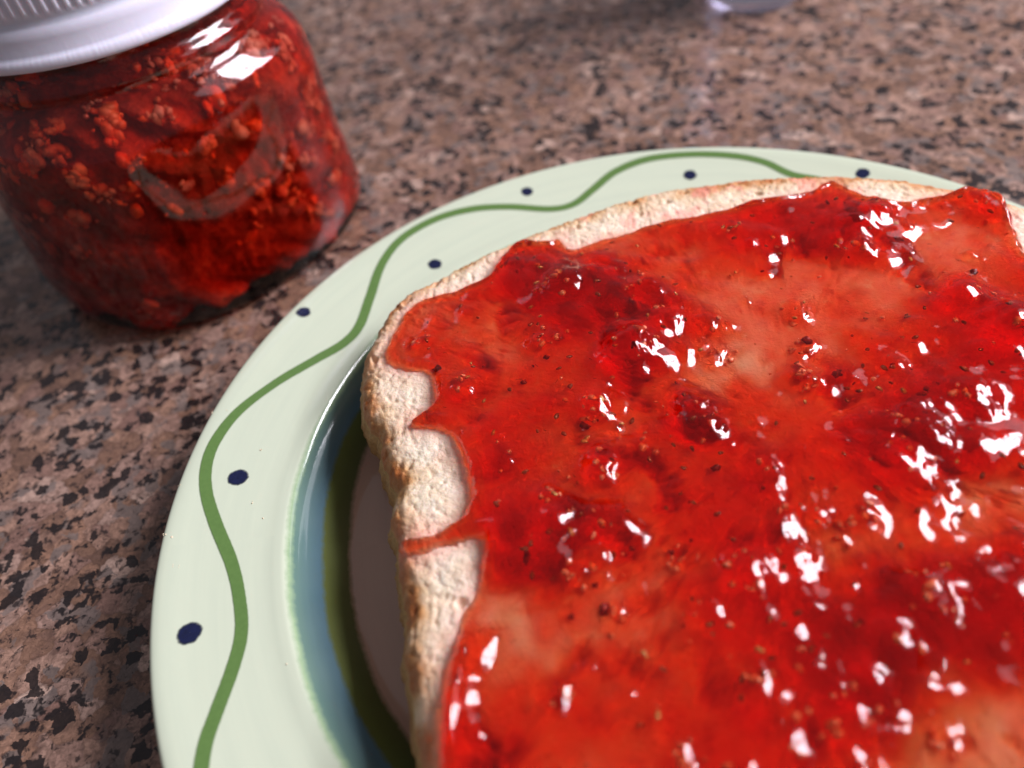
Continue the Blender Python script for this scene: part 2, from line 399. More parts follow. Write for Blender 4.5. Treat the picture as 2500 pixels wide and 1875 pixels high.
def make_bread():
    cen = OUT.mean(0)
    # inward normals
    tan = np.roll(OUT, -4, 0) - np.roll(OUT, 4, 0); tan /= np.linalg.norm(tan, axis=1)[:, None]
    nin = np.stack([-tan[:, 1], tan[:, 0]], 1)
    if ((cen - OUT) * nin).sum() < 0: nin = -nin
    n = len(OUT); ds = np.r_[np.linspace(0, 0.0105, 36)]
    ker = np.exp(-(np.arange(-90, 91) / 38.0) ** 2); ker /= ker.sum()
    ns_ = np.stack([np.convolve(np.r_[nin[-90:, k], nin[:, k], nin[:90, k]], ker, 'valid') for k in range(2)], 1)
    nin = ns_ / np.linalg.norm(ns_, axis=1)[:, None]
    side_z = np.linspace(1, 0, 26)
    ang = np.linspace(0, 60, n, endpoint=False)
    # --- crumb: rings from the outline inward, then to the centre
    base = OUT[None] + nin[None] * ds[:, None, None]
    ts = np.linspace(0, 1, 60)[1:]
    inner = base[-1][None] * (1 - ts[:, None, None]) + cen * ts[:, None, None] * 0.999 + base[-1][None] * ts[:, None, None] * 0.001
    R = np.concatenate([base, inner], 0)
    d = np.concatenate([np.repeat(ds[:, None], n, 1), 0.0105 + np.repeat(ts[:, None] * 0.03, n, 1)], 0)
    X, Y = R[..., 0], R[..., 1]
    Z = zbread(X, Y, d)
    cn = crumb_noise(X, Y)
    # stretched wrinkles along the torn shoulder and open pores
    wr = (fbm(X * 1100, Y * 420, 4, 21, 0.65) * 0.00020 - 0.00034 * np.abs(fbm(X * 420, Y * 200, 3, 22, 0.6))) * np.exp(-d / 0.006)
    cell = fbm(X * 900, Y * 900, 2, 33)
    pore = -0.00028 * smooth(0.3, 0.8, cell) - 0.0009 * smooth(0.68, 0.95, fbm(X * 330, Y * 250, 2, 71)) - 0.0003 * smooth(0.5, 0.9, fbm(X * 800, Y * 600, 2, 72))
    fadein = smooth(0.0, 0.0006, d)
    Z = Z + (cn + wr + pore) * (0.35 + 0.65 * fadein) * (1 - 0.75 * smooth(0.009, 0.013, d))
    jd0 = sdf(R[..., 0], R[..., 1], JP[::2])
    dpr = depress(X, Y); Z = Z - dpr * smooth(0.001, 0.004, jd0); deep = smooth(0.0004, 0.0020, dpr)
    # outline wobble shared with the crust
    s_arc = np.arange(n) / n * 400
    wob = 0.00035 * fbm(s_arc / 3.0, 0 * s_arc, 4, 55, 0.65) + 0.0005 * fbm(s_arc / 14., 0 * s_arc, 2, 56)
    k = np.exp(-d / 0.002)[..., None]
    R = R + nin[None] * wob[None, :, None] * k
    V = np.concatenate([R, Z[..., None]], -1)
    jd = sdf(R[..., 0], R[..., 1], JP[::2])
    stain = np.where(jd > 0, np.exp(-jd / 0.001) * 0.9, np.exp(jd / 0.0018) * 1.0)
    sm = smooth(0.25, 0.8, fbm(R[..., 0] * 160, R[..., 1] * 160, 3, 91) + 0.1)
    # pink smears along the top-right rim of the crumb
    inside = jd > 0.001
    topside = smooth(0.032, 0.05, R[..., 1]) * smooth(-0.03, 0.01, R[..., 0])
    stain = np.where(inside, stain * 0.3, np.clip(stain + topside * sm * 0.95 + sm * 0.18, 0, 1))
    farw = 1 + 0.9 * smooth(0.03, 0.055, Y) * smooth(-0.02, 0.02, X)
    tanv = np.clip(np.exp(-((d / (0.0036 * farw)) ** 1.8)) * (1 + 0.5 * fbm(X * 160, Y * 160, 3, 92)), 0, 1)
    soak = smooth(0.0, 0.0015, jd) * (0.86 + 0.14 * fbm(R[..., 0] * 200, R[..., 1] * 200, 3, 48))
    tx = R[..., 0] + 0.0045 * fbm(R[..., 0] * 95, R[..., 1] * 95, 3, 46); ty = R[..., 1] + 0.0045 * fbm(R[..., 0] * 95, R[..., 1] * 95, 3, 47)
    for (x_, y_, r_, h_) in THICK:
        if h_ <= -1.35:
            c = unplane(np.array(x_ / 0.8848), np.array(y_ / 0.8848)); dist = np.linalg.norm(c - CAM); Rr = r_ / 0.8848 / FPX * dist * 0.8
            soak = soak * (1 - (0.9 if h_ < -1.55 else 0.6) * np.exp(-(((tx - c[0]) ** 2 + (ty - c[1]) ** 2) / (Rr * Rr))))
    F = ring_faces(len(V), n)
    if np.cross(V[0, 1] - V[0, 0], V[1, 0] - V[0, 0])[2] < 0: F = F[:, ::-1]
    crumb = mesh_obj('crumb', V.reshape(-1, 3), F, mat_crumb(), bread_root, attrs={'stain': stain.ravel(), 'soak': np.clip(soak, 0, 1).ravel(), 'deep': deep.ravel(), 'under': smooth(0.0, 0.002, jd).ravel(), 'rim': tanv.ravel()}, world=True)
    # --- crust: from the outline down the side and under
    rings = []; TH = 0.0100
    zt = V[0, :, 2]; outl = V[0, :, :2]
    for i_, q in enumerate(np.linspace(0, 1, 30)):
        bul = 0.0011 * math.sin(PI * min(1, q * 1.15)) - 0.0018 * max(0, q - 0.8) / 0.2
        zz = zt + (plane(outl[:, 0], outl[:, 1]) - 0.0125 - zt) * q
        nz = 0.0003 * fbm(s_arc / 2.2, np.full(n, q * 5.0), 4, 77, 0.6) * min(1, q * 8)
        p = outl - nin * (bul + nz)[:, None]
        rings.append(np.concatenate([p, zz[:, None]], 1))
    for q in (0.985, 0.9, 0.5, 0.002):
        p = cen + (rings[29][:, :2] - cen) * q
        rings.append(np.concatenate([p, (plane(p[:, 0], p[:, 1]) - 0.0126)[:, None]], 1))
    K = np.array(rings)
    F = ring_faces(len(K), n)
    if np.cross(V[0, 1] - V[0, 0], V[1, 0] - V[0, 0])[2] > 0: F = F[:, ::-1]
    mesh_obj('crust', K.reshape(-1, 3), F, mat_crust(), bread_root, attrs={'q': np.repeat(np.r_[np.linspace(0, 1, 30), 1, 1, 1, 1], n)}, world=True)
def T_warp(T, src, sc, amt):
    dn = T.noise(src, sc, 3, 0.6)
    sub = T.n('ShaderNodeVectorMath', operation='SUBTRACT'); T.l(dn.outputs['Color'], sub.inputs[0]); sub.inputs[1].default_value = (.5, .5, .5)
    off = T.n('ShaderNodeVectorMath', operation='SCALE'); T.l(sub.outputs[0], off.inputs[0]); off.inputs['Scale'].default_value = amt
    add = T.n('ShaderNodeVectorMath', operation='ADD'); T.l(src, add.inputs[0]); T.l(off.outputs[0], add.inputs[1])
    return add.outputs[0]
def mat_crumb():
    m, nt, b = new_mat('bread_crumb'); T = NT(nt)
    co = T.n('ShaderNodeTexCoord').outputs['Object']
    st = T.n('ShaderNodeAttribute', attribute_name='stain').outputs['Fac']
    rim = T.n('ShaderNodeAttribute', attribute_name='rim').outputs['Fac']
    n1 = T.noise(co, 300, 4, 0.6); n2 = T.noise(co, 1400, 4, 0.6)
    base = T.mix(n2.outputs[0], srgb(238, 220, 190), srgb(255, 248, 230))
    base = T.mix(T.math('MULTIPLY', T.ramp(n1.outputs[0], [(0.4, (0, 0, 0)), (0.7, (1, 1, 1))]), 0.5), base, srgb(222, 184, 136))
    rf = T.math('MULTIPLY', rim, T.ramp(n1.outputs[0], [(0.25, (0.7, 0.7, 0.7)), (0.55, (1.3, 1.3, 1.3))]), clamp=True)
    base = T.mix(rf, base, T.mix(n2.outputs[0], srgb(190, 130, 66), srgb(232, 186, 120)))
    base = T.mix(T.math('MULTIPLY', T.ramp(rim, [(0.5, (0, 0, 0)), (0.98, (1, 1, 1))]), T.ramp(n1.outputs[0], [(0.3, (0.5, 0.5, 0.5)), (0.55, (1, 1, 1))])), base, T.mix(n2.outputs[0], srgb(150, 78, 30), srgb(210, 128, 62)))
    stf = T.math('MULTIPLY', st, T.ramp(n2.outputs[0], [(0.2, (0.35, 0.35, 0.35)), (0.6, (1, 1, 1))]))
    base = T.mix(T.math('MULTIPLY', stf, 0.75), base, srgb(240, 150, 132))
    sk = T.n('ShaderNodeAttribute', attribute_name='soak').outputs['Fac']
    ins = T.n('ShaderNodeAttribute', attribute_name='under').outputs['Fac']
    base = T.mix(T.math('MULTIPLY', ins, 0.85), base, srgb(255, 232, 216))
    base = T.mix(T.math('MULTIPLY', sk, 0.96), base, T.ramp(T.noise(co, 260, 4, 0.6).outputs[0], [(0.28, srgb(232, 52, 24)), (0.44, srgb(255, 92, 42)), (0.6, srgb(255, 112, 58)), (0.72, srgb(255, 160, 120))]))
    dp = T.n('ShaderNodeAttribute', attribute_name='deep').outputs['Fac']
    base = T.mix(T.math('MULTIPLY', T.math('MULTIPLY', dp, sk), 0.66), base, T.mix(n1.outputs[0], srgb(120, 8, 6), srgb(178, 22, 14)))
    T.l(base, b.inputs['Base Color'])
    b.inputs['Roughness'].default_value = 0.45; b.inputs['Specular IOR Level'].default_value = 0.5
    b.inputs['Subsurface Weight'].default_value = 0.45; b.inputs['Subsurface Radius'].default_value = (1, .6, .35); b.inputs['Subsurface Scale'].default_value = 0.0012
    v = T.noise(co, 2600, 4, 0.7, 0.6)
    bp = T.bump(v.outputs[0], 0.7, 0.0003)
    vc = T.vor(T_warp(T, co, 600, 0.0012), 1150, 'F1')
    bp = T.bump(vc.outputs['Distance'], 0.22, 0.0003, bp)
    bp = T.bump(n2.outputs[0], 0.7, 0.00035, bp)
    T.l(bp, b.inputs['Normal'])
    return m
def mat_crust():
    m, nt, b = new_mat('bread_crust'); T = NT(nt)
    co = T.n('ShaderNodeTexCoord').outputs['Object']
    q = T.n('ShaderNodeAttribute', attribute_name='q').outputs['Fac']
    n1 = T.noise(co, 350, 4, 0.6); n2 = T.noise(co, 1600, 4, 0.65)
    f = T.math('ADD', q, T.math('MULTIPLY', T.math('SUBTRACT', n1.outputs[0], 0.5), 0.5))
    base = T.ramp(f, [(0.0, srgb(206, 158, 100)), (0.3, srgb(184, 128, 70)), (1.0, srgb(150, 92, 44))])
    base = T.mix(0.5, base, T.ramp(n2.outputs[0], [(0.3, (0.35, 0.3, 0.25)), (0.65, (1, 1, 1))]), 'MULTIPLY')
    T.l(base, b.inputs['Base Color']); b.inputs['Roughness'].default_value = 0.6
    T.l(T.bump(n2.outputs[0], 0.8, 0.0004), b.inputs['Normal'])
    return m

# ------------------------------------------------------------------ jam on the toast
LUMPS = [  # main-view pixels (2212 wide): x, y, radius, height factor, stretch, angle
 (1212, 640, 42, .8, 1, 0), (1176, 574, 16, .5, 1, 0), (908, 752, 30, .8, 1.3, 60), (1180, 750, 36, .8, 1, 0), (1350, 772, 52, 1.2, 1.2, 60), (1545, 712, 36, .8, 1.6, -10),
 (1545, 775, 26, .7, 2.2, 75), (1505, 820, 22, .7, 1.8, -20), (1500, 925, 55, .9, 1.4, -60), (1283, 895, 28, .8, 1.4, -60), (1300, 1025, 48, .9, 1, 0), (1190, 1080, 26, .6, 1.4, 0),
 (1722, 680, 30, .8, 1.4, -70), (1742, 762, 30, .8, 1.5, 50), (1722, 822, 32, .9, 1, 0), (1828, 500, 20, .8, 1.6, 0), (1855, 550, 26, 1, 1.5, -80), (1888, 466, 30, .9, 1, 0),
 (2072, 645, 50, .9, 1, 0), (2185, 725, 58, 1, 1, 0), (2098, 872, 42, .9, 1, 0), (1988, 945, 42, .8, 2.0, -60), (1960, 1030, 56, .8, 1.2, -30), (1278, 1163, 24, .8, 1.6, -60),
 (1292, 1212, 20, .8, 1, 0), (1240, 1250, 24, .8, 1, 0), (1303, 1262, 22, .8, 1, 0), (1462, 1210, 32, .7, 1.4, 0), (1598, 1245, 46, .9, 1.2, -45), (1716, 1215, 28, .9, 1, 0),
 (1998, 1310, 40, .9, 1.7, -60), (1942, 1430, 50, .9, 2.2, -55), (1884, 1500, 42, .8, 1.9, -60), (1825, 1565, 62, .8, 1.1, 30), (1742, 1440, 26, .9, 1.6, -60), (1690, 1462, 18, .9, 1.5, 80),
 (1515, 1340, 34, .7, 1.5, 90), (1325, 1335, 34, .6, 1, 0), (1215, 1510, 26, .8, 1.6, 80), (1262, 1448, 20, .8, 1, 0), (1348, 1512, 22, .9, 1.5, 10), (1700, 1605, 18, 1, 1, 0),
 (1720, 1640, 26, .9, 1.6, 0), (2130, 452, 34, .9, 1.2, -40), (2040, 1402, 16, .9, 1.6, -70), (1830, 932, 18, 1, 1, 0), (1800, 968, 14, 1, 1, 0), (1858, 962, 14, 1, 1, 0),
 (1625, 1478, 28, .7, 1, 0), (1030, 1606, 16, .9, 1.3, 0), (1085, 960, 8, .8, 1, 0), (2030, 1592, 26, .9, 1.4, 80), (1478, 1652, 26, .9, 1, 0), (1650, 1030, 46, .45, 2.2, -70), (1710, 1150, 46, .6, 1.4, 30),
 (1790, 1140, 38, .6, 1.2, 0), (1405, 630, 34, .6, 1, 0), (1440, 700, 38, .5, 1, 0), (1400, 760, 34, .5, 1, 0), (995, 850, 40, .6, 1.4, 20), (1740, 850, 30, .6, 1, 0), (1730, 985, 14, .8, 1, 0),
 (1580, 975, 10, .8, 1, 0), (2115, 1010, 16, .7, 1, 0), (1925, 795, 22, .7, 1, 0), (1625, 545, 12, .8, 1, 0), (1610, 655, 12, .8, 1, 0), (2045, 1500, 20, .7, 1.2, 0), (1880, 1110, 24, .7, 1.5, 30),
 (1460, 1060, 12, .8, 1, 0), (1400, 960, 26, .5, 1.8, 40), (1100, 1010, 10, .7, 1, 0), (1840, 1275, 20, .9, 1.2, 30), (1570, 1440, 8, .8, 1, 0), (1975, 1360, 10, 1, 1, 0), (2160, 960, 14, .8, 1, 0),
 (2190, 1000, 10, .9, 1, 0), (2100, 560, 14, .8, 1, 0), (1960, 500, 10, .7, 1, 0), (1120, 900, 22, .5, 1.3, 0), (1860, 1700, 40, .9, 1, 0), (1600, 1700, 40, .9, 1, 0), (2150, 1220, 20, .6, 1, 0), (2060, 1110, 26, .5, 1.3, 10)]
THICK = [  # broad thickness: x, y, radius px, mm
 (1170, 590, 80, 2.2), (1260, 660, 110, 1.6), (1720, 480, 110, 1.3), (1800, 520, 60, .9), (2010, 900, 130, 1.6), (1150, 1190, 80, 1.9), (1250, 1160, 70, 1.0), (1470, 920, 70, 1.3), (1360, 770, 60, 1.2),
 (1980, 1370, 150, 1.6), (2190, 1300, 130, 1.5), (1000, 1560, 110, .6), (1250, 1500, 110, .8), (1120, 990, 140, 1.0), (1900, 960, 80, 1.0), (1560, 1120, 140, .9), (1700, 1380, 150, .7), (2150, 760, 90, .9), (1620, 1000, 80, .9),
 (1540, 1590, 120, .7), (930, 730, 50, .5), (1330, 640, 60, .9), (1450, 700, 70, .8), (1800, 1450, 100, .9),
 (1590, 800, 75, -1.9), (1420, 880, 60, -1.2), (1350, 900, 40, -1.2), (1690, 640, 100, -1.1), (1800, 720, 110, -1.1), (1500, 640, 60, -.6), (1110, 1390, 70, -1.6), (1050, 1300, 70, -1.0), (1760, 1260, 90, -.9), (1850, 1200, 70, -1.4), (1940, 1140, 60, -1.0),
 (2120, 1060, 70, -1.4), (2110, 1600, 110, -2.4), (1990, 1545, 55, -2.2), (1260, 545, 60, -.8), (1400, 540, 80, -.7), (1020, 690, 60, -.7), (1080, 730, 60, -.8), (1340, 1080, 60, -.9), (1330, 1300, 80, -.9), (1480, 1320, 80, -.7), (1880, 850, 60, -1.0),
 (1960, 600, 80, -.9), (2080, 520, 60, -1.0), (1560, 1480, 90, -.8), (1380, 1400, 80, -.6), (2170, 1160, 60, -.9), (1470, 800, 50, -.5), (1900, 470, 40, -.6), (1130, 1480, 60, -.3), (1290, 940, 30, -.6), (1650, 1300, 60, -.4)]
def depress(X, Y):                           # knife dents in the soft crumb, filled with jam
    tx = X + 0.0045 * fbm(X * 95, Y * 95, 3, 46); ty = Y + 0.0045 * fbm(X * 95, Y * 95, 3, 47); out = 0 * X
    for (x, y, r, h) in THICK:
        if h < 0.5: continue
        c = unplane(np.array(x / 0.8848), np.array(y / 0.8848)); R = r / 0.8848 / FPX * np.linalg.norm(c - CAM) * 1.05
        out = out + h * 0.9 * np.exp(-(((tx - c[0]) ** 2 + (ty - c[1]) ** 2) / (R * R)))
    out = out + 1.5 * np.maximum(fbm(X * 130, Y * 130, 4, 49, 0.6) - 0.12, 0) * (0.4 + smooth(-0.2, 0.4, fbm(X * 40, Y * 40, 2, 50)))
    return np.minimum(out, 3.2) * 1e-3
make_bread()
def make_jam():
    step = 0.00024
    xs = np.arange(-0.0565, 0.0745, step); ys = np.arange(-0.058, 0.066, step)
    X, Y = np.meshgrid(xs, ys); ny, nx = X.shape
    d = sdf(X, Y, JP)
    d = d + 0.00035 * fbm(X * 330, Y * 330, 3, 14)
    db = sdf(X, Y, OUTc)
    px_mm = lambda x, y: None
    lf = fbm(X * 55, Y * 55, 3, 41)
    th = 1.4 + 1.1 * lf + 0.22 * np.maximum(fbm(X * 110, Y * 110, 2, 45, 0.5), -0.6)
    def pos(x, y): return unplane(np.array(x / 0.8848), np.array(y / 0.8848))
    tx = X + 0.0045 * fbm(X * 95, Y * 95, 3, 46); ty = Y + 0.0045 * fbm(X * 95, Y * 95, 3, 47)
    for (x, y, r, h) in THICK:
        c = pos(x, y); dist = np.linalg.norm(c - CAM); R = r / 0.8848 / FPX * dist * 1.15
        th = th + (0.75 * h if h > 0 else h) * np.exp(-(((tx - c[0]) ** 2 + (ty - c[1]) ** 2) / (R * R)))
    th = np.maximum(th, 0.50 + 0.1 * lf)
    th = th + 0.06 * fbm(X * 200, Y * 200, 2, 43)
    wx = 0.0008 * fbm(X * 260, Y * 260, 3, 51); wy = 0.0008 * fbm(X * 260, Y * 260, 3, 52)
    lum = np.zeros_like(X); wet = np.zeros_like(X)
    for i, (x, y, r, hf, st, an) in enumerate(LUMPS):
        c = pos(x, y); dist = np.linalg.norm(c - CAM); R = max(r / 0.8848 / FPX * dist, 0.0004)
        q0 = pos(x, y); a = math.radians(an)
        # picture direction -> direction on the bread
        q1 = pos(x + 10 * math.cos(a), y - 10 * math.sin(a)); dv = (q1 - q0)[:2]; dv /= np.linalg.norm(dv)
        m = (abs(X - c[0]) < 4 * R) & (abs(Y - c[1]) < 4 * R)
        if not m.any(): continue
        k = min(1.0, R / 0.0012)
        ux = X[m] - c[0] + wx[m] * k; uy = Y[m] - c[1] + wy[m] * k
        A = (ux * dv[0] + uy * dv[1]) / (R * math.sqrt(st)); B = (-ux * dv[1] + uy * dv[0]) / (R / math.sqrt(st))
        rho2 = A * A + B * B
        g = np.exp(-rho2 ** 1.4 * 1.1)
        rough = 1 + 0.10 * fbm(X[m] * 1.1 / R, Y[m] * 1.1 / R, 2, 100 + i)
        lum[m] += g * 0.58 * hf * (0.55 if (x > 1500 and y > 850 and r < 30) else 0.9) * R * 1000 * rough
        wet[m] = np.maximum(wet[m], np.exp(-rho2 * 0.8) * (R > 0.0014))
    lum = lum - 0.18 * (1 - np.exp(-lum * 2)) * wet
    # small wrinkles of pulp around the lumps
    fine = 0.5 * wet * (0.03 * fbm(X * 620, Y * 620, 2, 61) - 0.09 * np.abs(fbm(X * 330, Y * 330, 2, 62)))
    glob = 0.045 * fbm(X * 150, Y * 150, 2, 65) + 0.012 * fbm(X * 420, Y * 420, 2, 63) * smooth(-0.2, 0.5, fbm(X * 90, Y * 90, 2, 64))
    w = 1.5e-3
    prof = np.sqrt(np.clip(1 - (1 - np.clip(d / w, 0, 1)) ** 2, 0, 1))
    # the thin smear running out to the crust
    tq = pos(930, 1170); thin = np.exp(-(((X - tq[0]) / 0.006) ** 2 + ((Y - tq[1]) / 0.0035) ** 2))
    th = th * (1 - 0.7 * thin) 
    lip = 0.35 * np.exp(-((d - 1.3e-3) / 0.7e-3) ** 2)
    H = prof * (np.maximum(th + lum * 1.0 + fine + glob + lip, 0.22)) * 1e-3
    zb = zbread(X, Y, np.maximum(db, 0))
    top = zb + H - smooth(0, 0.0006, -d) * 0.0012
    bot = zb - 0.0011 - (depress(X, Y) + 0.0004) * smooth(0.0008, 0.0035, d) - smooth(0, 0.0006, -d) * 0.0012
    vm = (d > -0.00075) & (db > 0.0002)
    cellm = vm[:-1, :-1] & vm[1:, :-1] & vm[:-1, 1:] & vm[1:, 1:]
    # vertices used
    used = np.zeros_like(vm)
    used[:-1, :-1] |= cellm; used[1:, :-1] |= cellm; used[:-1, 1:] |= cellm; used[1:, 1:] |= cellm
    idx = -np.ones(X.shape, int); idx[used] = np.arange(used.sum()); nv = used.sum()
    I, J = np.nonzero(cellm)
    a_, b_, c_, d_ = idx[I, J], idx[I, J + 1], idx[I + 1, J + 1], idx[I + 1, J]
    Ft = np.stack([a_, b_, c_, d_], 1); Fb = np.stack([a_, d_, c_, b_], 1) + nv
    # boundary edges -> walls
    pad = np.pad(cellm, 1); Fs = []
    def wall(mask, p, q):
        i_, j_ = np.nonzero(mask)
        v0 = idx[i_ + p[0], j_ + p[1]]; v1 = idx[i_ + q[0], j_ + q[1]]
        Fs.append(np.stack([v0, v0 + nv, v1 + nv, v1], 1))
    wall(cellm & ~pad[:-2, 1:-1], (0, 0), (0, 1)); wall(cellm & ~pad[2:, 1:-1], (1, 1), (1, 0))
    wall(cellm & ~pad[1:-1, :-2], (1, 0), (0, 0)); wall(cellm & ~pad[1:-1, 2:], (0, 1), (1, 1))
    V = np.concatenate([np.stack([X[used], Y[used], top[used]], 1), np.stack([X[used], Y[used], bot[used]], 1)])
    F = np.concatenate([Ft, Fb] + Fs)
    m = mat_jam('jam', 1.0)
    o = mesh_obj('jam_spread', V, F, m, bread_root, world=True)
    return o, (xs, ys, top, zb, d, th)
def mat_jam(name, dens, rough=0.02, ior=1.44):
    m, nt, b = new_mat(name); T = NT(nt)
    nt.nodes.remove(b)
    out = [n for n in nt.nodes if n.type == 'OUTPUT_MATERIAL'][0]
    co = T.n('ShaderNodeTexCoord').outputs['Object']
    g = T.n('ShaderNodeBsdfGlass'); g.inputs['IOR'].default_value = ior; g.inputs['Roughness'].default_value = rough
    n1 = T.noise(co, 900, 2, 0.5)
    T.l(T.bump(n1.outputs[0], 0.05, 0.0003), g.inputs['Normal'])
    T.l(g.outputs[0], out.inputs['Surface'])
    va = T.n('ShaderNodeVolumeAbsorption')
    D = 1250.0
    va.inputs['Color'].default_value = (1 - 27 / D, 1 - 500 / D, 1 - 880 / D, 1); va.inputs['Density'].default_value = D * dens
    T.l(va.outputs[0], out.inputs['Volume'])
    return m
jam, JG = make_jam()
def jam_at(x, y):
    xs, ys, top, zb, d, th = JG
    j = int(np.clip((x - xs[0]) / (xs[1] - xs[0]), 0, len(xs) - 1)); i = int(np.clip((y - ys[0]) / (ys[1] - ys[0]), 0, len(ys) - 1))
    return top[i, j], zb[i, j], d[i, j]
# --- pulp flecks and seeds suspended in the jam
def mat_plain(name, c1, c2, scale=900, rough=0.45, sss=0.0):
    m, nt, b = new_mat(name); T = NT(nt)
    co = T.n('ShaderNodeTexCoord').outputs['Object']
    n = T.noise(co, scale, 3, 0.6)
    T.l(T.mix(T.ramp(n.outputs[0], [(0.35, (0, 0, 0)), (0.65, (1, 1, 1))]), c1, c2), b.inputs['Base Color'])
    b.inputs['Roughness'].default_value = rough
    if sss:
        b.inputs['Subsurface Weight'].default_value = sss; b.inputs['Subsurface Scale'].default_value = 0.001
        b.inputs['Subsurface Radius'].default_value = (1, .3, .2)
    return m
def ico(sub):
    bm = bmesh.new(); bmesh.ops.create_icosphere(bm, subdivisions=sub, radius=1); bm.verts.ensure_lookup_table()
    v = np.array([x.co[:] for x in bm.verts]); f = np.array([[x.index for x in p.verts] for p in bm.faces]); bm.free(); return v, f
IV, IF = ico(1); IV2, IF2 = ico(2)
def blobs(name, items, mat, parent, sub=1, jitter=0.18, seed=5):
    r = np.random.default_rng(seed); v0, f0 = (IV, IF) if sub == 1 else (IV2, IF2); VV, FF = [], []
    for k, (c, rad) in enumerate(items):
        A = r.normal(size=(3, 3)); Q, _ = np.linalg.qr(A); sc = np.array([r.uniform(.6, 1.3), r.uniform(.6, 1.1), r.uniform(.45, 1)]) * rad
        v = v0 * (1 + r.normal(0, jitter, (len(v0), 1))) * sc @ Q.T + c
        VV.append(v); FF.append(f0 + k * len(v0))
    return mesh_obj(name, np.concatenate(VV), np.concatenate(FF), mat, parent)
m_seed = mat_plain('strawberry_seed', srgb(176, 84, 40), srgb(120, 40, 20), 2500, 0.35)
m_seed2 = mat_plain('pale_seed', srgb(226, 178, 110), srgb(190, 130, 70), 2500, 0.35)
m_pulp = mat_plain('berry_pulp', srgb(236, 110, 70), srgb(246, 150, 110), 1500, 0.4, 0.3)
def seed_mesh(mat, name='seed'):
    v = IV2.copy(); t = (v[:, 0] + 1) / 2
    v[:, 1] *= 0.62 * (1.0 - 0.45 * t ** 2); v[:, 2] *= 0.42
    v *= 0.00062
    me = bpy.data.meshes.new(name); me.from_pydata([tuple(x) for x in v.tolist()], [], IF2.tolist()); me.materials.append(mat)
    for p in me.polygons: p.use_smooth = True
    return me
def scatter_jam():
    r = np.random.default_rng(11)
    sm1, sm2 = seed_mesh(m_seed), seed_mesh(m_seed2)
    cnt = 0
    while cnt < 200:
        x = r.uniform(-0.054, 0.066); y = r.uniform(-0.05, 0.062)
        if y < -0.045 or (x > 0.02 and y < -0.03 ): continue
        t, z, d = jam_at(x, y)
        if d < 0.0015 or t - z < 0.0007: continue
        pale = r.random() < 0.25
        o = bpy.data.objects.new('seed', sm2 if pale else sm1); COL.objects.link(o); o.parent = jam
        k = r.random()
        zz = t - 0.00042 - k * k * max(0.0, (t - z) - 0.0003) * 0.6 
        o.location = (x, y, zz); o.rotation_euler = (r.normal(0, .35), r.normal(0, .35), r.uniform(0, 6.28))
        s = r.uniform(.7, 1.15); o.scale = (s, s, s)
        cnt += 1
    # pulp clusters near the lumps
    items = []
    for (x, y, rr, hf, st, an) in LUMPS:
        if rr < 24: continue
        c = unplane(np.array(x / 0.8848), np.array(y / 0.8848)); dist = np.linalg.norm(c - CAM); R = rr / 0.8848 / FPX * dist
        for k in range(int(r.integers(2, 9))):
            p = c[:2] + r.normal(0, R * 0.55, 2); t, z, d = jam_at(*p)
            if d < 0.001: continue
            rad = r.uniform(.25, .75) * 1e-3
            items.append((np.array([p[0], p[1], t - rad * r.uniform(1.0, 1.9)]), rad))
    for k in range(420):
        x = r.uniform(-0.054, 0.066); y = r.uniform(-0.05, 0.062)
        c0 = fbm(np.array(x * 70), np.array(y * 70), 2, 201)
        if c0 < 0.0: continue
        t, z, d = jam_at(x, y)
        if d < 0.001: continue
        rad = r.uniform(.15, .5) * 1e-3
        items.append((np.array([x, y, max(t - rad * r.uniform(.9, 3.5), z)]), rad))
    o = blobs('fruit_pulp', items, m_pulp, jam, 2); o['kind'] = 'stuff'
    dk = []
    for k in range(260):
        x = r.uniform(-0.054, 0.066); y = r.uniform(-0.05, 0.062)
        if fbm(np.array(x * 60), np.array(y * 60), 2, 211) < 0.1: continue
        t, z, d = jam_at(x, y)
        if d < 0.0015 or t - z < 0.0009: continue
        dk.append((np.array([x, y, z + 0.3e-3]), r.uniform(.2, .42) * 1e-3 + 0.35e-3 * (r.random() < .3)))
    o = blobs('berry_skin', dk, mat_plain('berry_skin', srgb(170, 20, 12), srgb(120, 10, 8), 900, 0.5), jam, 2, 0.3, 9); o['kind'] = 'stuff'
    # dark fibre hairs
    VV, FF = [], []
    for k in range(150):
        x = r.uniform(-0.052, 0.066); y = r.uniform(-0.05, 0.06); t, z, d = jam_at(x, y)
        if d < 0.002: continue
        a = r.uniform(0, 6.28); L = r.uniform(.4, 1.1) * 1e-3; w = 0.000035; bend = r.normal(0, .3)
        pts = []
        for s in np.linspace(0, 1, 5):
            pts.append((x + L * s * math.cos(a + bend * s), y + L * s * math.sin(a + bend * s)))
        zz = min(jam_at(*p)[0] for p in pts) - 0.00008
        o_ = len(VV)
        for i, p in enumerate(pts):
            for q in range(3): VV.append((p[0] + w * math.cos(q * 2.09), p[1] + w * math.sin(q * 2.09) * 1, zz + w * math.sin(q * 2.09 + .5)))
        for i in range(4):
            for q in range(3): FF.append((o_ + i * 3 + q, o_ + i * 3 + (q + 1) % 3, o_ + (i + 1) * 3 + (q + 1) % 3, o_ + (i + 1) * 3 + q))
    h = mesh_obj('fruit_fibres', VV, FF, m_seed, jam); h['kind'] = 'stuff'
scatter_jam()

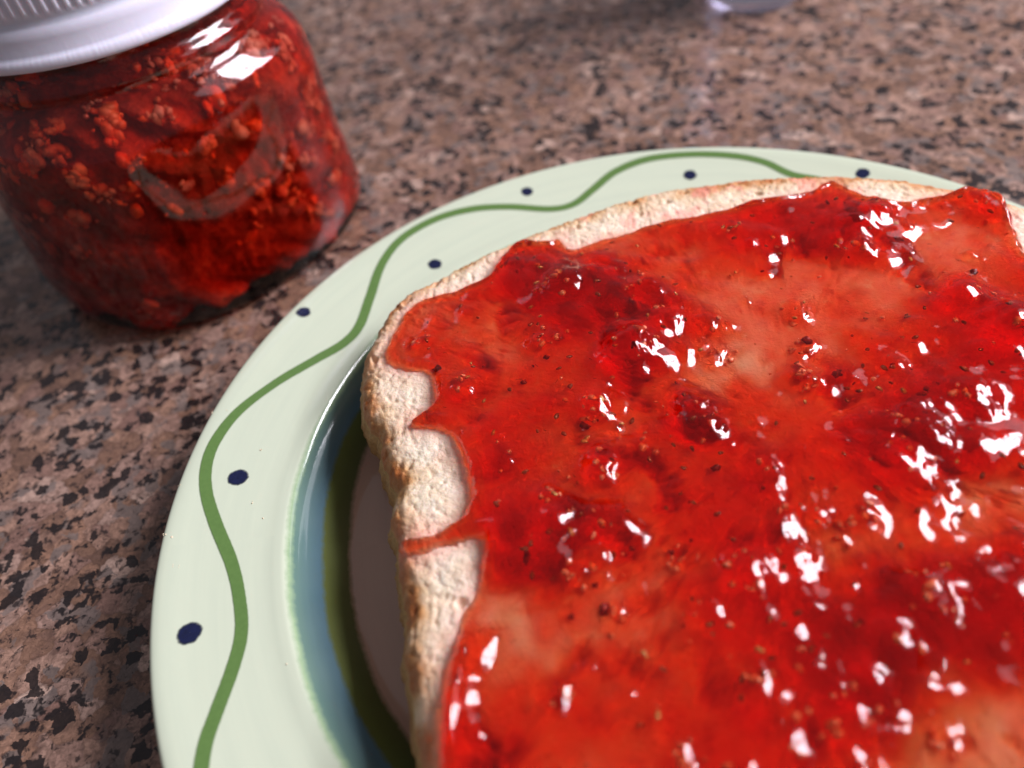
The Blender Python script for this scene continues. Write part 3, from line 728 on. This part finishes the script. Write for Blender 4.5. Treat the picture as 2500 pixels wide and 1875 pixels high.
# ------------------------------------------------------------------ jam jar
JC = np.array([-0.1039, 0.1112]); JROT = 0.71
jar_root = empty('jam_jar', (JC[0], JC[1], 0), 'squat glass jar full of red strawberry jam with white ribbed lid', 'jar')
def super_r(phi, n):
    c = np.abs(np.cos(phi)); s = np.abs(np.sin(phi)); return (c ** n + s ** n) ** (-1 / n)
JPROF = [  # z mm, half width mm, squareness exponent
 (0.0, 28, 2.4), (0.0, 35.6, 2.35), (0.8, 38.4, 2.35), (2.5, 39.9, 2.4), (5.5, 40.6, 2.45), (10, 40.5, 2.5), (20, 39.6, 2.5), (32, 39.0, 2.5), (40, 38.8, 2.5), (45, 38.4, 2.45), (48, 37.4, 2.4), (50.5, 35.7, 2.25), (52, 34.6, 2.1),
 (53.2, 34.2, 2.0), (54.2, 34.3, 2.0), (55.2, 34.5, 2), (56.2, 33.9, 2), (57.5, 32.9, 2), (59, 32.6, 2), (60.4, 32.8, 2), (61.4, 32.4, 2), (70, 31.4, 2), (72.5, 31.2, 2), (73.0, 29.0, 2)]
def jar_shell(off, name, mat, parent, emboss=True, top=None, ns=240, sub=5):
    P = catmull(np.array(JPROF, float), sub, closed=False); P[:, 0] = np.maximum(P[:, 0], 0)
    if top: P = P[P[:, 0] <= top]
    phi = np.arange(ns) * 2 * PI / ns; rings = []
    for (z, w, n) in P:
        n = max(n, 2.0)
        rr = (w - off) * super_r(phi, n); zz = max(z, off * 0.9) if off > 0 else z
        rings.append(np.stack([rr * np.cos(phi + JROT), rr * np.sin(phi + JROT), np.full(ns, zz)], 1))
    K = np.array(rings)
    capb = K[0].copy(); capb[:, :2] *= 0.02; capt = K[-1].copy(); capt[:, :2] *= 0.02
    K = np.concatenate([capb[None], K, capt[None]]) * 1e-3
    if emboss:
        ph = np.arctan2(K[..., 1], K[..., 0]); zz = K[..., 2] * 1000
        # raised curved swoosh moulded into the front face, faint mould waviness
        r_ = np.hypot(K[..., 0], K[..., 1])
        wav = 0.00010 * fbm(ph * 3, zz / 18, 2, 5)
        sw = 0.00008 * np.exp(-((zz - (27 + 9 * np.sin((ph + 1.35) * 1.6))) / 1.6) ** 2) * smooth(-2.0, -1.6, ph) * (1 - smooth(-0.95, -0.6, ph))
        k = (r_ + (wav + sw) * (zz > 5) * (zz < 58)) / np.maximum(r_, 1e-6)
        K[..., 0] *= k; K[..., 1] *= k
    F = ring_faces(len(K), ns)
    return mesh_obj(name, K.reshape(-1, 3), F, mat, parent)
def make_jar():
    m, nt, b = new_mat('jar_glass'); T = NT(nt)
    out = [n for n in nt.nodes if n.type == 'OUTPUT_MATERIAL'][0]; nt.nodes.remove(b)
    g = T.n('ShaderNodeBsdfGlass'); g.inputs['IOR'].default_value = 1.5; g.inputs['Roughness'].default_value = 0.0
    g.inputs['Color'].default_value = (0.97, 0.98, 0.98, 1)
    T.l(g.outputs[0], out.inputs['Surface'])
    jar_shell(0, 'glass_body', m, jar_root)
    mj = mat_jam('jar_jam', 0.26, 0.0, 0.935)
    j = jar_shell(1.1, 'jam_filling', mj, jar_root, emboss=False, top=70, ns=160, sub=3)
    # pulp clusters, mostly close to the glass
    r = np.random.default_rng(3); items, small = [], []
    for k in range(330):
        phi = r.uniform(-PI, PI) if r.random() < 0.3 else r.normal(-1.05, 0.9)
        z = r.uniform(5, 62); 
        dens = fbm(np.array(phi * 2.2), np.array(z / 13.), 2, 77)
        if dens < -0.12 and r.random() < 0.8: continue
        if z < 15 and r.random() < 0.65: continue
        w = np.interp(z, [p[0] for p in JPROF[1:]], [p[1] for p in JPROF[1:]]); n = np.interp(z, [p[0] for p in JPROF[1:]], [p[2] for p in JPROF[1:]])
        depth = r.exponential(2.8) + 0.5
        m_ = int(r.integers(3, 20)); spread = r.uniform(.6, 1.5)
        for q in range(m_):
            dp = r.normal(0, spread, 3) * [1, 1, .8]
            ph2 = phi - JROT
            R_ = (w - 2.4 - depth) * float(super_r(np.array(ph2), n))
            c = np.array([R_ * math.cos(phi), R_ * math.sin(phi), z]) + dp
            # stay inside the jam
            if not (3.6 < c[2] < 66): continue
            ww = np.interp(c[2], [p[0] for p in JPROF[1:]], [p[1] for p in JPROF[1:]]); nn = np.interp(c[2], [p[0] for p in JPROF[1:]], [p[2] for p in JPROF[1:]])
            pa = math.atan2(c[1], c[0]) - JROT
            rad = min(1.8, .3 + r.exponential(.42))
            lim = (ww - 2.4) * float(super_r(np.array(pa), nn)) - rad * 1.15 - 0.25
            rc = math.hypot(c[0], c[1])
            if rc > lim: c[:2] *= lim / rc
            items.append((c * 1e-3, rad * 1e-3))
    P = catmull(np.array(JPROF, float), 4, closed=False); P = P[(P[:, 0] >= 2.4) & (P[:, 0] < 66)]
    ns = 300; phi = np.arange(ns) * 2 * PI / ns; K = []
    for (z, w, n_) in P:
        zn = np.full(ns, z) ; ph = phi + JROT
        dep = 5.6 + 3.0 * fbm(np.cos(ph) * 3.2 + z / 9., np.sin(ph) * 3.2 + z / 13., 4, 301, 0.6) + 0.0
        dep = np.maximum(dep, 2.6)
        rr = (w - dep) * super_r(phi, max(n_, 2.0))
        K.append(np.stack([rr * np.cos(ph), rr * np.sin(ph), zn + 1.2 * fbm(ph * 4, zn / 5, 2, 305)], 1))
    K = np.array(K)
    K = np.concatenate([(K[0] * [.02, .02, 1])[None], K, (K[-1] * [.02, .02, 1])[None]]) * 1e-3
    mf, nt, b = new_mat('berry_mass'); T = NT(nt)
    co = T.n('ShaderNodeTexCoord').outputs['Object']
    n1 = T.noise(co, 160, 5, 0.65); n2 = T.noise(co, 700, 4, 0.6)
    T.l(T.mix(0.15, T.ramp(n1.outputs[0], [(0.34, srgb(120, 10, 14)), (0.5, srgb(164, 20, 20)), (0.62, srgb(204, 54, 42)), (0.72, srgb(220, 112, 98))]), T.ramp(n2.outputs[0], [(0.35, (.1, .0, .0)), (0.6, srgb(230, 90, 60))])), b.inputs['Base Color'])
    b.inputs['Roughness'].default_value = 0.7
    T.l(T.bump(n2.outputs[0], 1.0, 0.0008), b.inputs['Normal'])
    mesh_obj('berry_mass', K.reshape(-1, 3), ring_faces(len(K), ns), mf, j)
    cut = [q for q in items if fbm(np.array(q[0][0] * 90), np.array(q[0][2] * 90), 2, 17) > 0.0]
    ids = set(id(q) for q in cut); rest = [q for q in items if id(q) not in ids]
    o = blobs('fruit_pulp', rest, mat_plain('jar_pulp', srgb(242, 58, 24), srgb(250, 110, 66), 170, 0.5, 0.0), j, 2, 0.1); o['kind'] = 'stuff'
    o = blobs('pale_pulp', cut, mat_plain('jar_pale_pulp', srgb(214, 84, 70), srgb(232, 150, 138), 170, 0.5, 0.0), j, 2, 0.1, 8); o['kind'] = 'stuff'
    print('jar pulp', len(items))
    # ring of moulded beads near the base
    bi = []
    for a in np.arange(-2.2, 0.4, 0.05):
        for row in range(1):
            z = 3.4; w = np.interp(z, [p[0] for p in JPROF[1:]], [p[1] for p in JPROF[1:]]); n = 2.8
            rr = w * float(super_r(np.array(a - JROT), n)) + 0.12
            bi.append((np.array([rr * math.cos(a), rr * math.sin(a), z]) * 1e-3, 0.00055))
    # --- lid
    ml, nt, b = new_mat('white_plastic'); T = NT(nt)
    co = T.n('ShaderNodeTexCoord').outputs['Object']
    b.inputs['Base Color'].default_value = srgb(222, 219, 234) + (1,); b.inputs['Roughness'].default_value = 0.28
    b.inputs['Subsurface Weight'].default_value = 0.15; b.inputs['Subsurface Scale'].default_value = 0.002
    T.l(T.bump(T.noise(co, 500, 3).outputs[0], 0.08, 0.0004), b.inputs['Normal'])
    LP = [(34.0, 60.3), (38.0, 60.3), (38.5, 60.6), (38.6, 61.2), (38.5, 62.0), (38.0, 62.4), (37.5, 62.6), (37.2, 63.0), (37.0, 65.3), (36.8, 66.3), (36.3, 67.0), (35.8, 67.4), (35.7, 68.3), (36.0, 68.9), (36.2, 69.7), (36.1, 73.0), (35.9, 76.5), (35.3, 77.8), (34.2, 78.4), (33.0, 78.4), (32.4, 78.0), (31.8, 77.8), (0.5, 77.8)]
    LP = [(a_ - 3.4, z) if a_ > 30 else (a_, z) for (a_, z) in LP]
    ns = 1080; th = np.arange(ns) * 2 * PI / ns; K = []
    for (r_, z) in LP:
        rib = 0.22 * np.clip(np.sin(th * 108) * 1.6, -1, 1) if 69.6 < z < 77 and r_ > 32.6 else 0 * th
        rim = 0.05 * fbm(th * 40, 0 * th, 3, 9) if 61.5 < z < 62.7 else 0 * th
        K.append(np.stack([(r_ + rib + rim) * np.cos(th), (r_ + rib + rim) * np.sin(th), np.full(ns, z)], 1))
    K = np.array([k for k in K if k is not None])
    inn = np.array([np.stack([a_ * np.cos(th), a_ * np.sin(th), np.full(ns, z)], 1) for (a_, z) in [(0.5, 76.6), (32.0, 76.4), (32.2, 68.0)]])
    K = np.concatenate([inn, K]) * 1e-3
    F = ring_faces(len(K), ns)
    lid = mesh_obj('lid', K.reshape(-1, 3), F, ml, jar_root)
make_jar()

# ------------------------------------------------------------------ clear glass tumbler at the far edge of the view
def make_tumbler():
    m, nt, b = new_mat('clear_glass'); T = NT(nt)
    out = [n for n in nt.nodes if n.type == 'OUTPUT_MATERIAL'][0]; nt.nodes.remove(b)
    g = T.n('ShaderNodeBsdfGlass'); g.inputs['IOR'].default_value = 1.48; g.inputs['Roughness'].default_value = 0.0
    g.inputs['Color'].default_value = (0.96, 0.95, 0.99, 1)
    T.l(g.outputs[0], out.inputs['Surface'])
    P = np.array([(0.2, 1.2), (12, 1.0), (14.6, 0.2), (16.0, 0.0), (17.0, 0.6), (17.4, 2.2), (17.8, 8), (19.5, 40), (21, 74), (20.6, 75), (19.6, 74), (18.3, 42), (16.4, 12), (14.5, 7.6), (10, 6.4), (0.2, 6.2)], float)
    P = catmull(P, 4, closed=False); P[:, 0] = np.maximum(P[:, 0], 0.1); ns = 128; th = np.arange(ns) * 2 * PI / ns
    V = np.stack([np.outer(P[:, 0], np.cos(th)), np.outer(P[:, 0], np.sin(th)), np.repeat(P[:, 1:2], ns, 1)], -1).reshape(-1, 3) * 1e-3
    V[:, 2] -= V[:, 2].min()
    o = mesh_obj('drinking_glass', V, ring_faces(len(P), ns), m)
    o.location = (0.0770, 0.1985, 0.0002)
    o['label'] = 'clear drinking glass on the granite behind the plate, only its foot in view'; o['category'] = 'glass'
make_tumbler()
